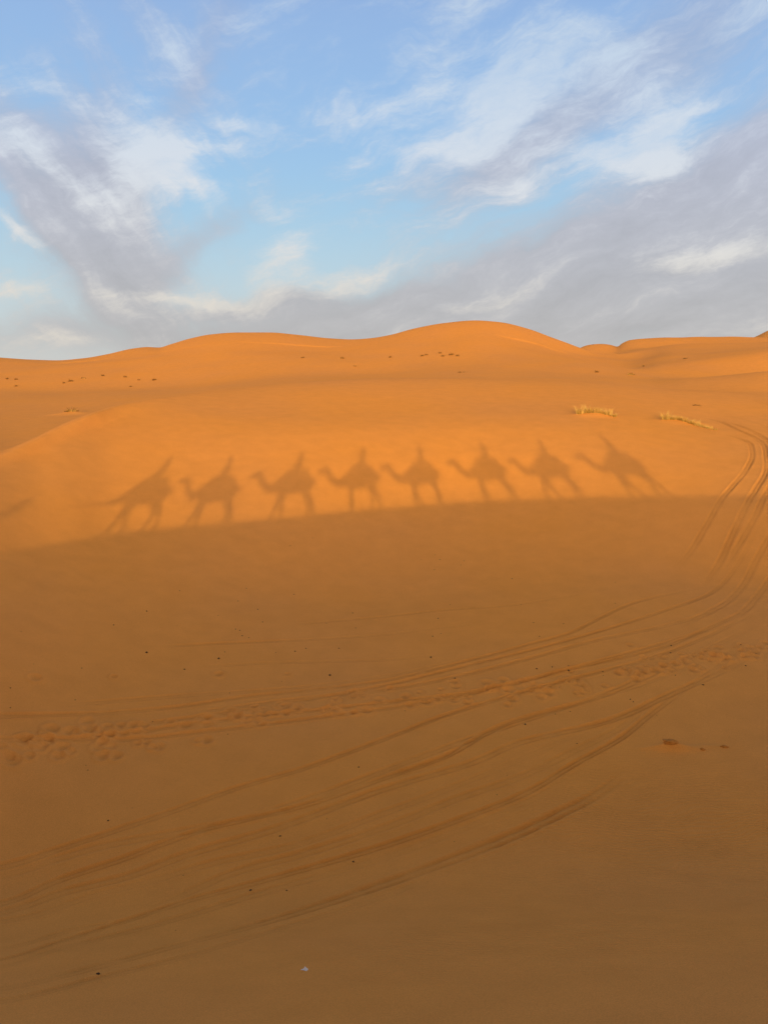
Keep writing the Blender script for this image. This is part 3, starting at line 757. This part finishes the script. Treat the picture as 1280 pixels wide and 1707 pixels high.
BODY = [5, 6, 0, 1, 2, 4, 7, 3]
RPOSE = ['sit2', 'sit', 'sit2', 'photo', 'sit', 'sit', 'sit2', 'sit']
CLN = [0, 1, 2, 1, 3, 0, 2, 1]
CNAME = ['blue', 'white', 'green', 'white', 'red', 'blue', 'green', 'white']
YCAM = -0.32; SC = 1.06
POS = ['leading the caravan', 'second in the caravan', 'third in the caravan, ahead of the photographer', 'fourth in the caravan, carrying the photographer', 'fifth in the caravan, behind the photographer',
       'sixth in the caravan', 'seventh in the caravan', 'last in the caravan']
heads = []; tails = []
for i, x in enumerate(CXS):
    yy = YCAM + (0, -.5, -.05, 0, -.08, .04, -.06, .03)[i]
    z0 = min(foot_z(x-.5, yy), foot_z(x+.5, yy))+.0
    slope = (crest_z(x+.6)-crest_z(x-.6))/1.2
    xo = x - .08
    root = empty('camel', (xo, yy, z0+.01), math.pi); root.scale = (SC,)*3; root.rotation_euler = (0, math.atan(float(slope)), math.pi)
    prop(root, 'saddled brown camel '+POS[i]+' on the ridge', 'camel', 'camels walking in single file on the ridge')
    obj('hide', BODIES[BODY[i]], HIDE, root); obj('saddle_blanket', BL, None, root); obj('saddle_pad', ROLL, None, root); obj('saddle_pad', ROLL2, None, root); obj('saddle_handle', HAND, None, root); obj('halter', HALT, None, root)
    k = RPOSE[i]
    hipz = z0 + 2.29*SC
    pr = empty('person', (x, yy, hipz), math.pi)
    prop(pr, 'person in a '+CNAME[i]+' robe riding the camel '+POS[i], 'person', 'riders of the caravan')
    sc = (0.25 + 0.054*x*.98 - (hipz))/(.86); sc = max(.88, min(1.04, sc)); pr.scale = (sc,)*3
    if i == 3:
        pr.scale = (.97,)*3
        pr.location = (0.09+.37*.97, -.06, -.52*.97-.03)
        print('photographer hip', pr.location.z, 'saddle', hipz)
    obj('body', RM[k][0], SKIN, pr); obj('robe', RB.copy(), CLOTHS[CLN[i]], pr)
    t = TB[k].copy(); obj('headscarf', t, CLOTHS[(CLN[i]+1) % 4], pr)
    heads.append(Vector((xo-1.72*SC, yy, z0+1.9*SC))); tails.append(Vector((xo+.5*SC, yy, z0+1.9*SC)))
for i in range(1, 8):
    a, b = tails[i-1], heads[i]
    pp = [a.lerp(b, t)-Vector((0,0,.35*math.sin(math.pi*t))) for t in np.linspace(0, 1, 9)]
    prop(obj('lead_rope', smooth(mesh('lead_rope', *tube(pp, [.009]*9, 6))), ROPE), 'slack rope tying camel %s to the saddle in front' % ['two','three','four','five','six','seven','eight'][i-1], 'rope', 'lead ropes between the camels')
# the phone that takes the picture, its lens at the camera
ph = smooth(mesh('phone_case', *join([tube([(0,-.052,-.072),(0,-.052,.072)], [.001,.001], 4)])))
bmv = [(sx*.037, y, sz*.074) for y in (-.030, -.022) for sx, sz in ((-1,-1),(1,-1),(1,1),(-1,1))]
ph = mesh('phone_body', bmv, [(0,1,2,3),(7,6,5,4),(0,4,5,1),(1,5,6,2),(2,6,7,3),(3,7,4,0)])
pe = empty('phone', (0, 0, 0)); prop(pe, 'black phone held upright in the photographer\'s outstretched hands', 'phone')
pb = obj('phone_body', ph, BLACK, pe, (0, 0, -.05)); pb.modifiers.new('b', 'BEVEL').width = .003
obj('camera_bump', smooth(mesh('camera_bump', *tube([(0,-.0225,0),(0,-.018,0)], [.014,.013], 16))), BLACK, pe)
# guide on foot leading the first camel
def walker():
    p = [tube([(0,0,.9),(0,0,1.02),(0.02,0,1.2),(.03,0,1.34),(.03,0,1.42),(.03,0,1.47)], [(.12,.17),(.11,.15),(.115,.17),(.11,.19),(.09,.17),(.055,.08)], 16),
         tube([(.03,0,1.44),(.045,0,1.56)], [.055,.052], 10)]
    p += head((.06,0,1.64), (1,0,0))
    for s, fx in ((-1, .32), (1, -.28)):
        p.append(tube([(0,s*.1,.92),(fx*.5+.05,s*.1,.5),(fx*.85,s*.1,.25),(fx,s*.1,.08)], [.1,.065,.055,.04], 12))
        p.append(tube([(fx-.05,s*.1,.05),(fx+.08,s*.1,.04),(fx+.2,s*.11,.03)], [(.04,.04),(.035,.045),(.02,.035)], 10))
        sh = Vector((.03,s*.19,1.41)); el = Vector((.0-fx*.3,s*.26,1.12)); wr = Vector((.08-fx*.5,s*.27,.9))
        p.append(tube([sh,sh+(el-sh)*.5,el,wr], [.058,.05,.042,.028], 10)); p += hand(wr, wr-el, -s, .6)
    return remeshed('person', join(p), .0135, 2)
lo, hi = -24.0, -8.0
for _ in range(30):
    m_ = .5*(lo+hi)
    if shadow_px(m_, YCAM, crest_z(m_)+1.7) < 55: lo = m_
    else: hi = m_
gx = float(m_); print('guide at', gx)
gz = foot_z(gx, YCAM)
g = empty('person', (gx, YCAM, gz), math.pi); prop(g, 'guide on foot in a blue robe and headscarf walking ahead of the first camel', 'person')
obj('body', walker(), SKIN, g)
obj('robe', remeshed('robe', tube([(0,0,.22),(0,0,.5),(0,0,.95),(.02,0,1.2),(.03,0,1.4),(.03,0,1.47)], [(.32,.25),(.25,.22),(.17,.2),(.15,.2),(.13,.2),(.07,.1)], 20), .02, 3), CLOTHS[0], g)
obj('headscarf', turban(Vector((.06, 0, 1.64))), CLOTHS[1], g)
pp = [Vector((gx+.2, YCAM, gz+.95)).lerp(heads[0], t)-Vector((0,0,.5*math.sin(math.pi*t))) for t in np.linspace(0, 1, 11)]
prop(obj('lead_rope', smooth(mesh('lead_rope', *tube(pp, [.009]*11, 6))), ROPE), 'rope from the walking guide to the first camel', 'rope', 'lead ropes between the camels')

# ------------------------------------------------------------------ sky
w = bpy.data.worlds.new('World'); scene.world = w; w.use_nodes = True
nt = w.node_tree; nt.nodes.clear(); L = nt.links.new
out = N(nt, 'ShaderNodeOutputWorld'); bg = N(nt, 'ShaderNodeBackground'); L(bg.outputs[0], out.inputs[0])
BGS = .13; bg.inputs['Strength'].default_value = BGS
sky_t = N(nt, 'ShaderNodeTexSky'); sky_t.sky_type = 'NISHITA'; sky_t.sun_disc = False; sky_t.sun_elevation = SUN_EL; sky_t.sun_rotation = SUN_AZ
sky_t.altitude = 700; sky_t.air_density = 1.0; sky_t.dust_density = 1.5; sky_t.ozone_density = 1.5
tc = N(nt, 'ShaderNodeTexCoord'); sep = N(nt, 'ShaderNodeSeparateXYZ'); L(tc.outputs['Generated'], sep.inputs[0])
def M(op, a, b=None, c=None, clamp=False):
    n = N(nt, 'ShaderNodeMath', operation=op); n.use_clamp = clamp
    for i, q in enumerate((a, b, c)):
        if q is None: continue
        if isinstance(q, (int, float)): n.inputs[i].default_value = q
        else: L(q, n.inputs[i])
    return n.outputs[0]
AZ = M('ARCTAN2', sep.outputs[0], sep.outputs[1])
HL = M('SQRT', M('ADD', M('MULTIPLY', sep.outputs[0], sep.outputs[0]), M('MULTIPLY', sep.outputs[1], sep.outputs[1])))
EL = M('ARCTAN2', sep.outputs[2], HL)
def ae(px, py):
    sx, sz = ray(px, py); return math.atan2(sx, 1), math.atan2(sz, math.hypot(sx, 1))
def comb(a, b, c=0.0):
    n = N(nt, 'ShaderNodeCombineXYZ')
    for i, q in enumerate((a, b, c)):
        if isinstance(q, (int, float)): n.inputs[i].default_value = q
        else: L(q, n.inputs[i])
    return n.outputs[0]
P2 = comb(AZ, EL)
def noise2(vec, rot, sx, sy, scale, detail=6, rough=.6, off=(0,0,0), dist=0.0):
    m = N(nt, 'ShaderNodeMapping'); m.vector_type = 'POINT'
    r = N(nt, 'ShaderNodeVectorRotate', rotation_type='Z_AXIS'); r.inputs['Angle'].default_value = rot; L(vec, r.inputs['Vector'])
    m.inputs['Scale'].default_value = (sx, sy, 1); m.inputs['Location'].default_value = off; L(r.outputs[0], m.inputs['Vector'])
    n = N(nt, 'ShaderNodeTexNoise'); n.inputs['Scale'].default_value = scale; n.inputs['Detail'].default_value = detail; n.inputs['Roughness'].default_value = rough
    n.inputs['Distortion'].default_value = dist
    L(m.outputs[0], n.inputs['Vector']); return n
# warp the sky coordinates so that no cloud keeps a clean outline
wn = noise2(P2, 0, 1, 1.3, 5.0, 5, .55); sub = N(nt, 'ShaderNodeVectorMath', operation='SUBTRACT'); L(wn.outputs['Color'], sub.inputs[0]); sub.inputs[1].default_value = (.5,.5,.5)
scl = N(nt, 'ShaderNodeVectorMath', operation='SCALE'); L(sub.outputs[0], scl.inputs[0]); scl.inputs['Scale'].default_value = .10
PW = N(nt, 'ShaderNodeVectorMath', operation='ADD'); L(P2, PW.inputs[0]); L(scl.outputs[0], PW.inputs[1]); PW = PW.outputs[0]
def blob(px, py, lx, ly, ang, amp):
    """soft ellipse; lx, ly in photo pixels, ang in degrees (positive = rising to the right)"""
    a, e = ae(px, py); k = 1/F*.93
    m = N(nt, 'ShaderNodeMapping'); m.vector_type = 'TEXTURE'
    m.inputs['Location'].default_value = (a, e, 0); m.inputs['Rotation'].default_value = (0, 0, math.radians(ang)); m.inputs['Scale'].default_value = (lx*k, ly*k, 1)
    L(PW, m.inputs['Vector'])
    ln = N(nt, 'ShaderNodeVectorMath', operation='LENGTH'); L(m.outputs[0], ln.inputs[0])
    g = M('EXPONENT', M('MULTIPLY', M('MULTIPLY', ln.outputs['Value'], ln.outputs['Value']), -1.0))
    return M('MULTIPLY', g, amp)
def total(bl):
    s = None
    for b in bl:
        q = blob(*b); s = q if s is None else M('ADD', s, q)
    return s
GREY = [(60,290,200,75,-48,.75),(190,330,60,150,10,.8),(150,430,110,60,-40,.7),(310,425,160,30,33,.5),(330,120,260,26,58,.34),(280,90,140,110,0,.22),
        (950,440,520,85,20,1.0),(1250,330,160,110,22,.8),(640,545,420,60,6,.95),(1150,530,300,80,8,1.0),(120,560,300,38,0,.45),(1000,130,220,60,38,.55),(1180,60,120,60,35,.5),
        (760,290,160,50,15,.4),(880,215,130,40,30,.35),(430,510,150,18,5,.6)]
WHITE = [(50,255,120,26,-42,.75),(228,268,55,70,-30,1.0),(262,300,60,36,40,.7),(335,335,40,24,-30,.7),(60,140,100,24,-20,.5),(398,203,42,13,-6,.75),(245,162,34,10,0,.45),(360,245,70,14,4,.4),
         (475,445,55,30,25,.9),(560,478,150,26,12,.7),(35,393,55,12,-26,.95),(20,480,60,14,0,.6),(1000,262,95,20,-8,.85),(1120,215,70,50,55,1.0),(1060,240,110,40,20,.6),
         (745,242,75,16,8,.7),(820,215,100,20,38,.6),(830,115,42,20,50,.6),(900,130,120,60,20,.4),(960,60,180,60,10,.35),(1215,420,110,16,14,.85),(1120,435,90,20,6,.5),
         (900,110,330,150,20,.34),(560,60,200,120,0,.22),(300,60,200,80,0,.08),(1230,15,60,25,30,.5),(800,175,60,24,30,.4),(700,180,90,30,10,.25),(860,300,60,20,15,.4),(340,495,120,10,-3,.55),(800,500,160,14,16,.3),(640,200,60,40,0,.2),(940,310,60,16,20,.3),
         (250,505,160,40,0,.35),(120,575,200,22,0,.4),(440,345,50,22,-20,.4)]
G0 = total(GREY); W0 = total(WHITE)
# streaks: two families, falling to the right on the left of the sky, rising to the right elsewhere
sL = noise2(PW, math.radians(50), .28, 1.5, 12, 9, .6, (3,1,0)).outputs['Fac']
sR = noise2(PW, math.radians(-24), .25, 1.5, 11, 9, .6, (1,5,0)).outputs['Fac']
side = M('MULTIPLY_ADD', AZ, 7.0, 1.6, clamp=True)
st = M('ADD', M('MULTIPLY', sL, M('SUBTRACT', 1.0, side)), M('MULTIPLY', sR, side))
puff = noise2(PW, -.25, .55, 1.6, 16, 10, .68, (7,2,0)).outputs['Fac']
def sstep(v, lo, hi):
    n = N(nt, 'ShaderNodeMapRange'); n.interpolation_type = 'SMOOTHERSTEP'; n.inputs['From Min'].default_value = lo; n.inputs['From Max'].default_value = hi
    L(v, n.inputs['Value']); return n.outputs[0]
stc = M('SUBTRACT', st, .5); pfc = M('SUBTRACT', puff, .5)
# beyond the sky of the photograph (behind, overhead) clouds follow the same streaks
beyond = M('MULTIPLY', M('SUBTRACT', 1.0, sstep(sep.outputs[1], .2, .7)), .45)
G1 = M('ADD', M('ADD', G0, beyond), M('ADD', M('MULTIPLY', stc, 1.3), M('MULTIPLY', pfc, .8)))
GM = M('MULTIPLY', sstep(G1, -.15, 1.05), .93)
W1 = M('ADD', W0, M('ADD', M('MULTIPLY', stc, 2.0), M('MULTIPLY', pfc, 2.0)))
WM = M('MULTIPLY', sstep(W1, -.05, 1.3), M('ADD', .88, M('ADD', M('MULTIPLY', stc, .9), M('MULTIPLY', pfc, 1.3))), clamp=True)
EXPO = -0.4
def srgb(r, g, b):
    f = lambda c: (c/12.92 if c <= .04045 else ((c+.055)/1.055)**2.4)
    return (f(r/255), f(g/255), f(b/255))
SK = 1/BGS/(2**EXPO)
def ramp(stops):
    r = N(nt, 'ShaderNodeValToRGB'); cr = r.color_ramp; cr.interpolation = 'B_SPLINE'
    while len(cr.elements) < len(stops): cr.elements.new(.5)
    for e, (p_, c) in zip(cr.elements, stops): e.position = p_; e.color = (*srgb(*c), 1)
    mr = N(nt, 'ShaderNodeMapRange'); mr.inputs['From Min'].default_value = 0; mr.inputs['From Max'].default_value = math.radians(40); L(EL, mr.inputs['Value']); L(mr.outputs[0], r.inputs['Fac'])
    return r.outputs['Color']
def mixc(a, b, f, mode='MIX'):
    n = N(nt, 'ShaderNodeMix'); n.data_type = 'RGBA'; n.blend_type = mode; n.clamp_result = False
    if isinstance(f, (int, float)): n.inputs[0].default_value = f
    else: L(f, n.inputs[0])
    for q, i in ((a, 6), (b, 7)):
        if isinstance(q, tuple): n.inputs[i].default_value = (*q, 1)
        else: L(q, n.inputs[i])
    return n.outputs[2]
def scale(c, k):
    n = N(nt, 'ShaderNodeVectorMath', operation='SCALE'); L(c, n.inputs[0])
    if isinstance(k, (int, float)): n.inputs['Scale'].default_value = k
    else: L(k, n.inputs['Scale'])
    return n.outputs[0]
blue = scale(ramp([(0,(206,207,202)),(.07,(200,212,214)),(.16,(186,212,225)),(.27,(164,204,232)),(.38,(155,194,233)),(.5,(150,186,229)),(.62,(146,178,224)),(1,(110,140,200))]), SK)
grey0 = scale(ramp([(0,(188,185,183)),(.15,(186,186,191)),(.32,(184,187,202)),(.45,(176,188,212)),(.6,(158,174,208)),(1,(150,165,195))]), SK)
grey = scale(grey0, M('MULTIPLY_ADD', M('ADD', stc, pfc), .38, 1.0))
white = scale(ramp([(0,(214,208,198)),(.12,(226,220,210)),(.22,(222,224,226)),(.34,(216,224,234)),(.5,(192,212,234)),(1,(180,198,222))]), SK)
# behind the camera the physical sky with its low sun takes over from the measured colours
behind = M('SUBTRACT', 1.0, sstep(sep.outputs[1], -.35, .3))
nish = mixc(sky_t.outputs['Color'], (3.0,1.9,.9), 1.0, 'MULTIPLY')
GLOW = (17.5, 12.0, 6.6)
low = M('MULTIPLY_ADD', M('EXPONENT', M('MULTIPLY', M('MULTIPLY', EL, EL), -8.0)), .95, .05)
base = mixc(blue, nish, behind)
def glow(c):                                    # clouds on the sun's side are lit gold
    return mixc(c, mixc(c, GLOW, 1.0, 'MULTIPLY'), M('MULTIPLY', behind, low))
col = mixc(base, glow(grey), GM); col = mixc(col, glow(white), WM)
# added darker, warmer sky overhead, out of view, to tone the shaded sand
overhead_dim = scale(ramp([(0,(108,84,76)),(1,(104,78,68))]), SK)
col = mixc(col, overhead_dim, M('MULTIPLY', sstep(EL, .62, 1.15), .85))
L(col, bg.inputs['Color'])

# ------------------------------------------------------------------ sun and camera
sd = bpy.data.lights.new('sun', 'SUN'); sd.energy = 2.6; sd.angle = math.radians(.5); sd.color = (1, .66, .24)
so = bpy.data.objects.new('sun', sd); C.objects.link(so)
so.rotation_euler = Vector((ASX, 1, ASZ)).to_track_quat('-Z', 'Y').to_euler()
cd = bpy.data.cameras.new('camera'); co = bpy.data.objects.new('camera', cd); C.objects.link(co)
cd.sensor_fit = 'VERTICAL'; cd.sensor_height = 24; cd.lens = 24*F/1707; cd.clip_start = .02; cd.clip_end = 30000
co.location = (0, 0, 0); co.rotation_euler = (math.pi/2-PITCH, 0, 0)
scene.camera = co
scene.render.engine = 'CYCLES'
scene.view_settings.view_transform = 'Standard'; scene.view_settings.look = 'None'; scene.view_settings.exposure = EXPO; scene.view_settings.gamma = 1
print('verts', NR*NC, 'sun elevation', math.degrees(SUN_EL))
